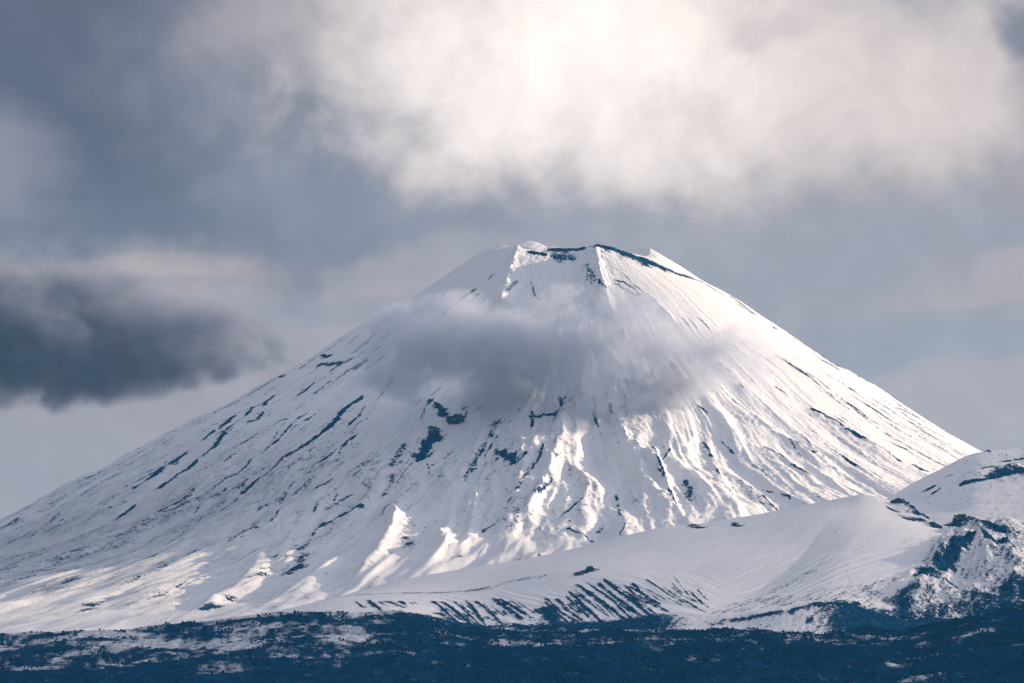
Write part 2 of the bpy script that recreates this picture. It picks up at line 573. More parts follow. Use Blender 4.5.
    B([(342, 374), (356, 370), (368, 360)], 8, 0.9)
    B([(296, 397), (305, 392), (316, 383)], 7, 0.85)
    B([(312, 396), (322, 389), (332, 381)], 5, 0.75)
    B([(200, 441), (211, 433), (222, 424), (235, 415)], 7, 1.05, 0.05)
    B([(199, 457), (214, 446), (228, 431), (238, 420)], 7, 1.1, 0.05)
    B([(131, 492), (146, 484), (165, 470), (187, 456)], 9, 1.1, 0.05)
    B([(114, 516), (126, 508), (137, 499)], 7, 0.9)
    B([(158, 487), (176, 474), (199, 457)], 8, 1.05, 0.05)
    B([(244, 416), (253, 406)], 6, 0.9)
    B([(246, 423), (257, 420), (264, 412)], 6, 0.9)
    B([(263, 404), (275, 394)], 7, 1.0)
    B([(270, 380), (284, 378)], 8, .8)
    B([(242, 446), (256, 436), (272, 425)], 6, 1.05, 0.05)
    B([(296, 454), (318, 438), (334, 424), (342, 412), (364, 395)], 9, 1.15, 0.04)
    B([(242, 491), (254, 480), (266, 470), (282, 460), (296, 452)], 9, 1.1, 0.04)
    B([(219, 511), (230, 502), (240, 494)], 6, 0.9)
    B([(352, 430), (368, 420)], 5, 0.7)
    B([(436, 402), (441, 409), (443, 416)], 9, 1.15)
    B([(447, 418), (455, 417), (461, 418)], 14, 1.2)
    B([(436, 424), (434, 435), (427, 446), (416, 464)], 14, 1.1)
    B([(461, 405), (470, 402)], 10, 0.9)
    B([(478, 408), (484, 401)], 7, .85)
    B([(405, 443), (398, 456), (388, 472)], 12, 0.55)
    B([(561, 398), (561.5, 408), (561, 424)], 5, 1.0)
    B([(527, 425), (543, 422), (558, 426)], 12, 0.72)
    B([(503, 415), (490, 440), (475, 465), (460, 490)], 12, 0.6)
    B([(500, 455), (508, 464), (516, 474)], 16, 0.8)
    B([(469, 475), (478, 473)], 10, 0.9)
    B([(514, 476), (522, 473), (527, 467)], 6, .9)
    B([(545, 455), (540, 470), (520, 498), (512, 506)], 4, 0.75)
    B([(652, 450), (658, 471), (665, 489)], 4, 0.85)
    B([(668, 494), (674, 504), (676, 510)], 5, 1.05)
    B([(684, 484), (690, 492), (688, 502)], 12, 0.66)
    B([(610, 400), (611, 414)], 7, .6)
    B([(703, 437), (709, 452), (713, 460)], 5, 0.95)
    B([(717, 470), (720, 480)], 4, 0.8)
    B([(729, 492), (733, 498)], 5, 0.8)
    B([(811, 408), (820, 416), (834, 424), (846, 432)], 7, 1.1, 0.06)
    B([(844, 432), (858, 440), (868, 445)], 8, 1.05)
    B([(866, 443), (884, 454), (902, 464)], 6, 1.05, 0.05)
    B([(712, 377), (735, 400), (757, 418), (778, 434)], 4, 0.7)
    B([(793, 443), (806, 450), (817, 457)], 6, 0.95)
    B([(763, 447), (775, 456), (786, 464)], 5, 1.0)
    B([(789, 468), (797, 473), (812, 481)], 5, 0.85)
    B([(750, 466), (762, 473), (768, 479)], 4, .7)
    B([(839, 456), (850, 464), (861, 470)], 6, .7)
    B([(912, 465), (919, 468), (928, 474)], 10, 0.9)
    B([(885, 438), (897, 444), (910, 450)], 6, .72)
    for (a, b, c, d2) in ((845, 390, 905, 428), (862, 392, 935, 436), (838, 396, 880, 425), (890, 405, 950, 440), (870, 410, 925, 445), (880, 398, 940, 437), (905, 420, 962, 452)):
        B([(a, b), ((a + c) / 2 + 1, (b + d2) / 2 + 2.5), (c, d2)], 5, 0.72)
    B([(818, 357), (832, 366), (842, 372)], 9, 1.0)
    B([(895, 407), (910, 414), (928, 424)], 6, .9)
    B([(772, 327), (777, 329)], 6, .9)
    B([(313, 530), (324, 524), (337, 520)], 8, 0.85)
    B([(334, 521), (350, 513), (366, 508)], 9, 0.95)
    B([(322, 512), (338, 505), (352, 498)], 10, 0.6)
    B([(283, 574), (292, 573), (299, 568)], 14, 1.1)
    B([(297, 545), (300, 556), (299, 566)], 12, 0.75)
    B([(268, 552), (276, 562)], 10, .6)
    B([(262, 573), (267, 580)], 12, 0.85)
    B([(405, 541), (409, 551), (410, 556)], 10, 0.85)
    B([(452, 566), (462, 560)], 12, 0.95)
    B([(224, 600), (232, 602), (240, 604)], 10, .9)
    B([(84, 614), (94, 608), (114, 601)], 9, 0.95)
    B([(115, 603), (121, 600)], 8, .9)
    B([(200, 612), (214, 608), (226, 608)], 10, .95)
    B([(155, 600), (166, 597)], 7, .7)
    B([(250, 530), (260, 533)], 6, .8)
    for (a, b, c, d2) in ((20, 540, 62, 520), (6, 560, 30, 548), (40, 575, 95, 548), (60, 590, 120, 560), (105, 545, 160, 515), (140, 556, 190, 527), (150, 575, 215, 545), (30, 600, 80, 578),
                          (190, 505, 230, 482), (255, 515, 300, 490), (215, 555, 262, 520), (10, 585, 50, 566), (120, 590, 170, 566), (345, 480, 385, 450), (300, 478, 345, 452), (380, 500, 400, 470)):
        B([(a, b), ((a + c) / 2, (b + d2) / 2 + 2), (c, d2)], 13, 0.47)

    # many thin bare ledges and stone runs along the fall line
    rs = np.random.RandomState(5)
    for lo_, hi_, num, kk, wmax in ((-78, -18, 190, 0.76, 5.0), (-20, 18, 60, 0.76, 6.0), (18, 80, 70, 0.74, 4.5)):
        for _ in range(num):
            f0 = rad(rs.uniform(lo_, hi_))
            r0_ = rs.uniform(520, 2500 if hi_ < 0 else 1850); ln_ = rs.uniform(60, 330) * (1.25 if lo_ > 0 else 1.0)
            rr_ = np.linspace(r0_, r0_ + ln_, 5)
            ff = f0 + np.cumsum(rs.normal(0, 0.006, 5)) + rs.normal(0, 0.02) * np.linspace(0, 1, 5)
            F.bare_xy(np.stack([CX + rr_ * np.sin(ff), D - rr_ * np.cos(ff)], 1), rs.uniform(2.0, wmax), kk * rs.uniform(0.65, 1.15), rs.uniform(0, 3.5))
    rock = F.rock.reshape(Z.shape)
    Z = Z + rel + rough + F.dz.reshape(Z.shape) + np.clip(rock, 0, 1) * (4.0 * ridged(X / 22, Y / 22, 4, 151, 0.6) - 1.0)
    # scattered bare ground: convex, wind-scoured ribs and the left flank's specks
    band = fbm((A + 0.8 * bend) / 48 + 2, R / 620, 4, 61, 0.6)
    clump = fbm(A / 200, R / 300, 3, 67)
    conv = np.clip(med - 0.62, -0.3, 0.3)
    scat = 0.10 + 0.34 * band + 0.22 * np.clip(clump, -0.3, 1) + 0.12 * conv + 0.07 * lft + 0.09 * mid * sstep(R, 560, 850) - 0.10 * rgt - 0.2 * (1 - dep)
    scat = np.clip(scat + 0.04 * lft * low, -0.1, 0.42)
    rock = np.maximum(rock, scat)
    thin = np.clip(lft * sstep(R, 900, 1700) * (0.5 + 1.3 * band) + 0.35 * mid * sstep(R, 600, 1000) * np.clip(0.3 + band, 0, 1), 0, 1)  # paints shade over the lower left flank, plus thin-cover grit in the streaks
    flow = np.stack([A / 9.0, R / 60.0, PH * 0], -1)
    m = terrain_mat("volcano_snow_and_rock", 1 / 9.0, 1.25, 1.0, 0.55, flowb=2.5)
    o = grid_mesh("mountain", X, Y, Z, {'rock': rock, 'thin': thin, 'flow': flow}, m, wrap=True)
    tag(o, "tall snow-covered volcanic cone with a broken crater rim and dark rock streaks", "volcano", 'structure')
    return o


volcano()


# ------------------------------------------------------------------ foothills in front of the cone
def interp_tab(tab, sig=7.0):
    a = np.array(tab, float)
    g = np.arange(a[0, 0] - 100, a[-1, 0] + 100, 1.0)
    v = np.interp(g, a[:, 0], a[:, 1])
    k = np.exp(-0.5 * (np.arange(-int(3 * sig), int(3 * sig) + 1) / sig) ** 2)
    k /= k.sum()
    n = len(k) // 2
    v = np.convolve(np.pad(v, n, mode='edge'), k, mode='valid')
    return lambda p: np.interp(p, g, v)




fh_crest = interp_tab([(-200, 655), (0, 640), (200, 622), (280, 612), (337, 597), (398, 580), (433, 574), (477, 566), (515, 561), (560, 552), (614, 538), (658, 528), (681, 525.5),
                       (700, 524), (760, 514), (800, 506), (840, 498), (862, 494), (876, 496), (893, 502), (904, 501.5), (921, 513), (938, 527), (944, 527), (950, 522), (958, 517),
                       (972, 516), (986, 518), (1009, 517), (1024, 523), (1080, 540), (1150, 550), (1300, 570), (1700, 610), (2300, 640)], 4.0)
fh_foot = interp_tab([(-200, 660), (0, 645), (200, 630), (280, 622), (330, 618), (400, 612), (430, 620), (470, 630), (545, 632), (600, 629), (650, 627), (700, 627), (760, 624), (800, 620),
                      (830, 618), (870, 627), (900, 634), (960, 640), (1024, 640), (1300, 645), (2300, 655)], 16.0)
# py at the break of slope halfway up the left side
fh_break = interp_tab([(-200, 658), (0, 642), (200, 625), (280, 614), (315, 601), (370, 594.5), (433, 593), (488, 588), (507, 582), (560, 572), (600, 566), (640, 562), (700, 556), (760, 552), (800, 548), (850, 545),
                       (900, 552), (950, 560), (1024, 566), (1300, 612), (1700, 632), (2300, 650)], 22.0)
YF, YB, YC, YE = 10250.0, 10750.0, 11350.0, 12300.0


fh_crest_soft = lambda p: np.interp(p, _fg, _fs)
_fg = np.arange(-1000.0, 2400.0, 2.0)
_fk = np.exp(-0.5 * (np.arange(-75, 76) * 2 / 50.0) ** 2)
_fs = np.convolve(np.pad(fh_crest(_fg), 75, mode='edge'), _fk / _fk.sum(), mode='valid')


def foothill(x, y):
    px = 512 + x / (S * y)
    zf = (HROW - fh_foot(px)) * S * YF
    zb = (HROW - fh_break(px)) * S * YB
    zc = (HROW - fh_crest(px)) * S * YC
    zs = (HROW - fh_crest_soft(px)) * S * YC
    lf = 1 - sstep(px, 580, 700)          # the left side has a real break of slope
    wd = 60 + 170 * (1 - lf)
    z = 0
    for k in (-1.0, -0.5, 0.0, 0.5, 1.0):
        yk = y + k * wd
        t1 = np.clip((yk - YF) / (YB - YF), 0, 1)
        t2 = (np.minimum(yk, YC + 300) - YB) / (YC - YB)
        t2 = np.maximum(t2, 0)
        z = z + (zf + (zb - zf) * t1 + (zs - zb) * t2) / 5
    zt = np.clip((y - YB) / (YC - YB), 0, 1)
    z = np.where(y > YC, zs, z)
    z = z + (zc - zs) * zt ** 6
    t3 = np.clip((y - YC) / (YE - YC), 0, 1)
    z = z - t3 * (90 + (zc - zf) * 0.35)
    z = z - np.clip((YF - y) / 250.0, 0, 1) * 40
    return z


def foothills():
    px = np.concatenate([np.arange(-900, -140, 8.0), np.arange(-140, 1190, 0.85), np.arange(1190, 2300, 8.0)])
    yy = np.concatenate([np.linspace(9950, YF, 14, endpoint=False), np.linspace(YF, YC + 40, 420, endpoint=False), np.linspace(YC + 40, YE, 60)])
    PX, Y = np.meshgrid(px, yy)
    X = (PX - 512) * S * Y
    Z = foothill(X, Y)
    # smooth the table's corners along Y
    F = Features(X, Y, foothill, YF - 100, YC + 60)
    t = np.clip((Y - YF) / (YC - YF), 0, 1)
    right = sstep(PX - (912 - (Y - 10700) * -0.03), -14, 14) * 1.0
    # boundary of the rugged lump runs from (899,614) up to (945,530)
    edge_px = 897 + 50 * np.clip((Y - 10350) / 850, 0, 1) + 6 * fbm(X / 60, Y / 60, 3, 71)
    rug = sstep(PX, edge_px - 5, edge_px + 9)
    F.rib([(700, 616), (735, 594), (785, 562), (840, 512)], -26, 170, 210, 0.4, 0.0)          # the bowl's axis
    F.rib([(866, 498), (850, 540), (830, 580), (815, 606)], 4, 130, 100, 0.4, 0.0)
    F.rib([(903, 503), (915, 515), (938, 528)], 10, 22, 22, 0.1)
    F.rib([(960, 540), (945, 556), (925, 580), (912, 610)], 26, 30, 40)
    F.rib([(975, 535), (985, 560), (990, 590)], 24, 30, 30)
    F.rib([(958, 519), (990, 530), (1024, 545)], 18, 30, 24)
    F.rib([(1005, 545), (1015, 575), (1010, 605)], 22, 30, 30)
    F.rib([(740, 622), (800, 612), (850, 604), (880, 612)], 12, 40, 40)
    rel = 0.9 * fbm(X / 200, Y / 200, 2, 81) + 0.12 * fbm(X / 14, Y / 14, 3, 83)
    # runnels raking down to the right on the left face
    rak = (X + (YC - Y) * -0.55)
    face = (1 - sstep(PX, 690, 730)) * sstep(PX, 350, 440) * (1 - sstep(t, 0.25, 0.46))
    rel += face * 3.0 * (ridged((rak + 30 * fbm(X / 90, Y / 300, 2, 88)) / 52, Y / 500, 3, 87) - 0.4)
    fan = sstep(PX, 700, 760) * (1 - rug) * (1 - sstep(t, 0.3, 0.75))
    rak2 = (X - (YC - Y) * -0.75)
    rel += fan * 1.7 * (ridged(rak2 / 24, Y / 700, 2, 89) - 0.4)
    rel += rug * (34 * (ridged(X / 170 + 5, Y / 300, 5, 91, 0.55) - 0.45) + 6 * fbm(X / 28, Y / 28, 4, 97)) * sstep(t, -0.02, 0.1) * (1 - 0.75 * sstep(t, 0.85, 1.0))

    B = F.bare
    streaks = [[(540, 600), (556, 615), (577, 629)], [(547, 597), (562, 610), (590, 627)], [(558, 597), (572, 609), (597, 625)], [(567, 588), (584, 603), (607, 624)],
               [(573, 581), (600, 601), (630, 622)], [(580, 580), (607, 599), (637, 625)], [(592, 577), (613, 592), (632, 608), (655, 622)], [(599, 575), (620, 593), (640, 606), (660, 623)],
               [(630, 584), (660, 604)], [(627, 580), (645, 597), (668, 612)], [(645, 576), (670, 592), (690, 603), (708, 613)], [(668, 570), (684, 587), (705, 607)],
               [(367, 599), (375, 606), (383, 612)], [(385, 599), (392, 603), (402, 608)], [(402, 600), (410, 606)], [(433, 601), (450, 615), (469, 630)], [(441, 600), (458, 614), (477, 630)],
               [(455, 600), (470, 613), (484, 627)], [(466, 599), (478, 611), (490, 626)], [(476, 600), (490, 613), (502, 627)], [(488, 596), (505, 608), (525, 624)], [(497, 597), (512, 606), (532, 620)]]
    ks = [1.0, .95, .8, .95, 1.0, 1.0, .9, 1.05, .85, .8, .75, .5, .9, .8, .8, 1.0, 1.0, .95, .9, .9, .95, .8]
    for pl, k in zip(streaks, ks):
        rnd = random.Random(int(pl[0][0] * 7 + pl[0][1]))
        j0, j1 = rnd.uniform(-4, 4), rnd.uniform(-5, 5)
        pl2 = [(q[0] + j0 + (j1 - j0) * i_ / (len(pl) - 1), q[1] + rnd.uniform(-1.2, 1.2)) for i_, q in enumerate(pl)]
        B(pl2, rnd.uniform(2.8, 6.2), k * rnd.uniform(0.95, 1.2), rnd.uniform(0.05, 0.2), 0.6)
        for q_ in range(6):      # thinner threads beside it
            a_, b_ = rnd.uniform(0.0, 0.55), rnd.uniform(0.6, 1.0)
            sx = rnd.uniform(-16, 16)
            lerp = lambda f: (np.interp(f, np.linspace(0, 1, len(pl)), [q[0] for q in pl]) + sx, np.interp(f, np.linspace(0, 1, len(pl)), [q[1] for q in pl]))
            B([lerp(a_), lerp((a_ + b_) / 2), lerp(b_)], rnd.uniform(1.8, 3.0), rnd.uniform(0.6, 1.0), 0.3, 0.8)
    B([(541, 606), (552, 618), (566, 629)], 22, 0.9)
    B([(436, 612), (455, 622), (480, 630)], 16, 0.7)
    B([(480, 616), (500, 622), (520, 628)], 14, 0.6)
    B([(315, 601), (370, 594.5), (433, 593), (488, 588), (507, 582), (560, 572)], 26, 0.47, 0.05)
    B([(574, 574), (586, 571), (594, 567)], 16, 0.9)
    B([(716, 606), (760, 590), (800, 570), (840, 548)], 16, 0.36)
    for k in range(22):     # faint stony runnels down the right-hand fan
        x0 = 730 + 7.2 * k
        B([(x0 + 34, 588 - 0.9 * k), (x0, 604 - 0.55 * k), (x0 - 26, 617 - 0.2 * k)], 7, 0.40 + 0.08 * math.sin(k * 2.3), 0.2)
    B([(700, 624), (740, 620), (790, 615), (850, 607), (862, 606)], 9, 0.95, 0.05)
    B([(893, 503), (905, 503), (915, 511), (926, 521)], 24, 1.0, 0.05)
    B([(903, 519), (912, 520), (926, 523)], 18, 0.9)
    B([(934, 526), (939, 529)], 14, 1.1)
    B([(886, 506), (893, 511), (900, 513)], 4, 0.9)
    B([(689, 528), (697, 527), (705, 528)], 10, 0.9)
    B([(731, 525), (742, 526)], 9, 0.8)
    B([(951, 528), (957, 521), (966, 517)], 30, 0.95)
    B([(974, 520), (995, 527), (1024, 540)], 30, 0.98, 0.05)
    B([(968, 532), (975, 534)], 14, .9)
    B([(998, 549), (1012, 552), (1024, 555)], 20, 1.0)
    B([(978, 541), (965, 548), (948, 562), (935, 575)], 20, 0.95)
    B([(975, 543), (990, 551), (998, 550)], 16, .9)
    B([(912, 575), (925, 578), (935, 572)], 30, 0.85)
    B([(906, 590), (903, 605), (899, 620)], 30, 0.8)
    B([(945, 580), (958, 580)], 24, 0.8)
    B([(920, 612), (950, 604), (985, 602), (1024, 590)], 40, 0.62, 0.05)
    B([(890, 626), (950, 622), (1040, 606)], 110, 0.85, 0.05)
    B([(985, 605), (1040, 585)], 60, 0.8, 0.1)
    B([(1000, 590), (1024, 580)], 40, 0.75)
    B([(830, 622), (845, 616), (856, 622)], 24, 0.85)
    B([(805, 622), (815, 628)], 16, .8)
    B([(870, 612), (885, 618), (905, 620)], 10, 0.9)
    rock = F.rock.reshape(Z.shape)
    scat = 0.16 + 0.10 * fbm(X / 60, Y / 120, 4, 101) + rug * (0.22 + 0.30 * fbm((X + 0.4 * Y) / 42, Y / 160, 5, 103, 0.65))
    # bare scrub creeps up the foot
    foot = (1 - sstep(t, 0.02, 0.11 + 0.05 * fbm(X / 50, Y / 400, 3, 107))) * (0.85 - 0.55 * sstep(PX, 640, 700) * (1 - sstep(PX, 800, 860)))
    rock = np.maximum(rock, np.maximum(scat, foot))
    Z = Z + rel + F.dz.reshape(Z.shape) + np.clip(F.rock.reshape(Z.shape) - 0.3, 0, 1) * (5.0 * ridged(X / 26, Y / 26, 4, 153, 0.6) - 1.0)
    flow = np.stack([(X + (YC - Y) * 0.3) / 11.0, Y / 90.0, 0 * X], -1)
    m = terrain_mat("foothill_snow_and_rock", 1 / 7.0, 1.1, 0.8, 0.2, edge=0.09)
    o = grid_mesh("foothills", X, Y, Z, {'rock': rock, 'flow': flow}, m)
    tag(o, "low snowy foothills with a bowl and dark runnels in front of the cone", "hills", 'structure')


foothills()

# ------------------------------------------------------------------ hill beyond on the right
bh_crest = interp_tab([(780, 560), (840, 528), (870, 510), (905, 487.5), (930, 474), (950, 463.5), (968, 454), (975, 452), (982, 452), (1000, 450), (1024, 447.5), (1060, 440), (1150, 428), (1300, 440), (1500, 480), (2300, 560)])
HY0, HY1, HY2 = 11500.0, 12500.0, 13600.0


def backhill(x, y):
    px = 512 + x / (S * y)
    zc = (HROW - bh_crest(px)) * S * HY1
    zf = (HROW - np.interp(px, [780, 900, 1024, 1500], [570, 535, 528, 560])) * S * HY0
    t = np.clip((y - HY0) / (HY1 - HY0), 0, 1)
    t3 = np.clip((y - HY1) / (HY2 - HY1), 0, 1)
    return zf + (zc - zf) * (t * (0.82 + 0.18 * t)) - t3 * 260


def back_hill():
    px = np.concatenate([np.arange(800, 1060, 0.8), np.arange(1060, 2300, 6)])
    yy = np.concatenate([np.linspace(HY0, HY1 + 30, 300, endpoint=False), np.linspace(HY1 + 30, HY2, 30)])
    PX, Y = np.meshgrid(px, yy)
    X = (PX - 512) * S * Y
    Z = backhill(X, Y) + 3.0 * fbm(X / 130, Y / 130, 5, 111)
    F = Features(X, Y, backhill, HY0 - 50, HY1 + 50)
    F.rib([(955, 484), (985, 474), (1024, 466)], 14, 30, 14, 0.1)
    F.rib([(905, 492), (930, 500), (960, 512)], -14, 40, 40)
    B = F.bare
    B([(929, 488), (934, 484)], 14, 1.0)
    B([(931, 491), (938, 489)], 14, 1.1)
    B([(958, 485), (972, 481), (985, 479), (1000, 477)], 18, 0.95, 0.06)
    B([(973, 475), (985, 469), (995, 466)], 14, 0.75)
    B([(985, 478), (1005, 474), (1030, 469)], 34, 0.92, 0.06)
    B([(1000, 462), (1012, 460), (1030, 457)], 14, 0.7)
    B([(987, 450.5), (992, 449.5)], 10, 1.0)
    B([(944, 477), (955, 474)], 8, 0.6)
    rock = np.maximum(F.rock.reshape(Z.shape), 0.26 + 0.14 * fbm(X / 60, Y / 80, 4, 113) - 0.3 * (1 - sstep(PX, 925, 960)))
    flow = np.stack([X / 14.0, Y / 70.0, 0 * X], -1)
    m = terrain_mat("far_hill_snow_and_rock", 1 / 8.0, 1.2, 0.7, 0.4)
    o = grid_mesh("hill", X, Y, Z + F.dz.reshape(Z.shape), {'rock': rock, 'flow': flow}, m)
    tag(o, "rounded snowy hill with a dark rock band beyond the foothills", "hill", 'structure')


back_hill()


# ------------------------------------------------------------------ scrub plain in front
def plain_h(x, y):
    px = 512 + x / (S * np.maximum(y, 50.0))
    top = np.interp(px, [-400, 0, 60, 150, 200, 250, 330, 400, 470, 700, 760, 860, 900, 1000, 1100, 1500], [652, 634, 631, 626, 622, 616, 613, 613, 630, 628, 626, 626, 630, 606, 580, 570])
    ztop = (HROW - top) * S * 10200.0
    t = np.clip((y - 8700.0) / 1500.0, 0, 1)
    zlow = (HROW - 693) * S * 8700.0
    z = zlow + (ztop - zlow) * t
    z = z + np.clip((8700 - y) / 8700, 0, 1) * (-3.0 - zlow)
    return z - np.clip((y - 10200) / 300, 0, 1) * 60


def plain():
    px = np.concatenate([np.arange(-900, -160, 8.0), np.arange(-160, 1200, 1.0), np.arange(1200, 2300, 8.0)])
    yy = np.concatenate([np.linspace(8300, 8700, 40, endpoint=False), np.linspace(8700, 10330, 460)])
    PX, Y = np.meshgrid(px, yy)
    X = (PX - 512) * S * Y
    Z = plain_h(X, Y)
    sl = sstep(Y, 8300, 8600)
    bank = ridged(X / 420 + 0.3 * fbm(X / 300, Y / 300, 2, 5), Y / 210, 4, 121, 0.5)
    hum = fbm(X / 60, Y / 60, 4, 127)
    Z = Z + sl * (17 * (bank - 0.5) + 4.0 * hum + 2.2 * fbm(X / 14, Y / 14, 3, 129))
    global TERRAIN_Z
    TERRAIN_Z = lambda p, y: Z[np.clip(np.searchsorted(yy, y), 0, len(yy) - 1), np.clip(np.searchsorted(px, p), 0, len(px) - 1)]
    leftn = 1 - sstep(PX, 330, 430)
    # snow lying in open ground between the scrub
    n = fbm(X / 140 + (Y - 9500) / 420, Y / 130, 4, 131)
    n2 = fbm(X / 26, Y / 90, 4, 137)
    t = np.clip((Y - 8700) / 1500, 0, 1)
    snow = 0.0 + 0.46 * n + 0.42 * n2 + 0.25 * leftn * sstep(t, 0.05, 0.5) + 0.30 * (0.55 - bank) + 0.34 * sstep(t, 0.93, 1.0)
    snow += 0.20 * np.exp(-((t - 0.80) / 0.10) ** 2) * sstep(PX, 380, 480) * (1 - sstep(PX, 900, 950))
    snow += 0.10 * sstep(t, 0.4, 0.6) - 0.10 * (1 - sstep(t, 0.0, 0.2))
    F = Features(X, Y, plain_h, 8650, 10250)
    for pl, w in (([(905, 648), (940, 642), (975, 634), (1000, 631)], 22), ([(880, 668), (915, 660), (960, 652), (1000, 645)], 22), ([(900, 680), (925, 676), (945, 673)], 18),
                  ([(230, 645), (260, 640), (330, 635)], 26), ([(330, 632), (345, 640), (400, 632)], 30), ([(40, 640), (90, 634), (160, 632)], 24), ([(110, 652), (140, 644), (190, 638)], 20), ([(215, 652), (250, 645), (290, 640)], 20),
                  ([(0, 672), (60, 668), (130, 664)], 18), ([(480, 640), (520, 645), (560, 642)], 14), ([(520, 634), (620, 632), (660, 634)], 18), ([(700, 631), (770, 629), (800, 633)], 22)):
        F.bare(pl, w, 0.5, 0.15, 0.7)
    snow = snow + F.rock.reshape(Z.shape)
    rock = 0.98 - snow
    flow = np.stack([X / 60.0, Y / 60.0, 0 * X], -1)
    m = terrain_mat("scrub_and_thin_snow", 1 / 11.0, 0.7, 0.8, 0.7, snow=(0.55, 0.58, 0.64, 1), dark=(0.001, 0.022, 0.076, 1), mid=(0.003, 0.040, 0.105, 1), edge=0.17, dust=0.6)
    o = grid_mesh("terrain", X, Y, Z, {'rock': rock, 'flow': flow}, m)
    tag(o, "dark scrub-covered slope with broken patches of thin snow at the foot of the hills", "scrubland", 'structure')


plain()


def scrub():
    """low dark bushes over the open slope, far too many and too small to count"""
    rs = np.random.RandomState(11)
    n = 60000
    px = rs.uniform(-120, 1150, n)
    y = 8720 + 1560 * rs.rand(n) ** 0.9
    x = (px - 512) * S * y
    dens = fbm(x / 95 + (y - 9500) / 420, y / 150, 3, 131) + 0.9 * fbm(x / 34, y / 100, 3, 171)
    left = 1 - sstep(px, 330, 430)
    keep = dens < 0.12 - 0.34 * left + 0.25 * (rs.rand(n) - 0.5)
    x, y, px = x[keep], y[keep], px[keep]
    n = len(x)
    z = TERRAIN_Z(px, y)
    bm = bmesh.new()
    bmesh.ops.create_icosphere(bm, subdivisions=1, radius=1.0)
    bm.verts.ensure_lookup_table()
    base = np.array([v.co[:] for v in bm.verts])
    tri = np.array([[v.index for v in f.verts] for f in bm.faces])
    bm.free()
    nv = len(base)
    r = 1.1 + 2.2 * rs.rand(n) ** 2.5
    h = r * (0.7 + 0.6 * rs.rand(n))
    co = base[None] * np.stack([r, r, h], -1)[:, None, :] * (0.75 + 0.5 * rs.rand(n, nv, 1))
    co = co + np.stack([x, y, z + 0.3 * h], -1)[:, None, :]
    fc = (tri[None] + (np.arange(n) * nv)[:, None, None]).reshape(-1, 3).astype(np.int32)
    me = bpy.data.meshes.new("scrub")
    me.vertices.add(n * nv); me.vertices.foreach_set('co', co.reshape(-1).astype(np.float32))
    me.loops.add(fc.size); me.loops.foreach_set('vertex_index', fc.ravel())
    me.polygons.add(len(fc))
    me.polygons.foreach_set('loop_start', np.arange(0, fc.size, 3, dtype=np.int32))
    me.polygons.foreach_set('loop_total', np.full(len(fc), 3, np.int32))
    me.update(calc_edges=True)
    m = bpy.data.materials.new("scrub_leaves")
    m.use_nodes = True
    t = m.node_tree
    N = NT(t)
    b = t.nodes['Principled BSDF']
    g = N.node('ShaderNodeNewGeometry')
    N.put(b.inputs['Base Color'], N.mix(N.smooth(N.noise(g.outputs['Position'], 1 / 30.0, 4.0), 0.35, 0.65), (0.001, 0.018, 0.062, 1), (0.003, 0.038, 0.098, 1)))
    b.inputs['Roughness'].default_value = 0.9
    b.inputs['Specular IOR Level'].default_value = 0.0
    me.materials.append(m)
    o = bpy.data.objects.new("scrub", me)
    col.objects.link(o)
    tag(o, "low dark scrub covering the slope in front of the hills", "scrub", 'stuff')


scrub()


def ground():
    xs = np.concatenate([-np.geomspace(400, 30000, 30)[::-1], np.linspace(-300, 300, 9), np.geomspace(400, 30000, 30)])
    ys = np.concatenate([[-24000, -12000, -4000, -1000, -300, 0, 300], np.linspace(800, 8300, 24), np.linspace(9000, 14000, 8), [18000, 22000, 26000, 31000]])
    X, Y = np.meshgrid(xs, ys)
    Z = np.where(Y < 8310, plain_h(X, np.maximum(Y, 50)) , -40.0)
    Z = np.where(Y <= 50, -3.0, Z) - np.where(Y > 8000, 8, 0)
    Z = np.minimum(Z, 4.0)
    Z = Z - 1.0
    rock = 0.75 + 0.2 * fbm(X / 900, Y / 900, 3, 141)
    flow = np.stack([X / 60.0, Y / 60.0, 0 * X], -1)
    m = terrain_mat("plain_scrub", 1 / 20.0, 0.5, 0.3, 0.4, snow=(0.5, 0.53, 0.58, 1), dark=(0.001, 0.022, 0.076, 1), mid=(0.003, 0.040, 0.105, 1), edge=0.12)
    o = grid_mesh("ground", X, Y, Z, {'rock': rock, 'flow': flow}, m)
    tag(o, "dark open plain stretching out before the mountain", "ground", 'structure')


ground()


# ------------------------------------------------------------------ rock outcrops standing on the slopes
rock_m = bpy.data.materials.new("outcrop_rock")
rock_m.use_nodes = True
RN = NT(rock_m.node_tree)
rock_m.node_tree.nodes.clear()
_g = RN.node('ShaderNodeNewGeometry')
_n = RN.noise(_g.outputs['Position'], 1 / 5.0, 6.0, 0.65)
_c = RN.mix(RN.smooth(_n, 0.35, 0.7), ROCK_DARK, ROCK_MID)
_nz = RN.sep(_g.outputs['Normal'])[2]
_sn = RN.smooth(RN.math('ADD', _nz, RN.math('MULTIPLY', RN.math('SUBTRACT', _n, 0.5), 0.9)), 0.80, 0.92)
_c = RN.mix(_sn, _c, (0.84, 0.85, 0.88, 1))
_b = RN.node('ShaderNodeBsdfPrincipled')
RN.put(_b.inputs['Base Color'], _c)
_b.inputs['Roughness'].default_value = 0.9
_bp = RN.node('ShaderNodeBump')
_bp.inputs['Strength'].default_value = 0.7
_bp.inputs['Distance'].default_value = 1.5
RN.put(_bp.inputs['Height'], _n)
rock_m.node_tree.links.new(_bp.outputs[0], _b.inputs['Normal'])
_o = RN.node('ShaderNodeOutputMaterial')
rock_m.node_tree.links.new(_b.outputs[0], _o.inputs['Surface'])

import bmesh


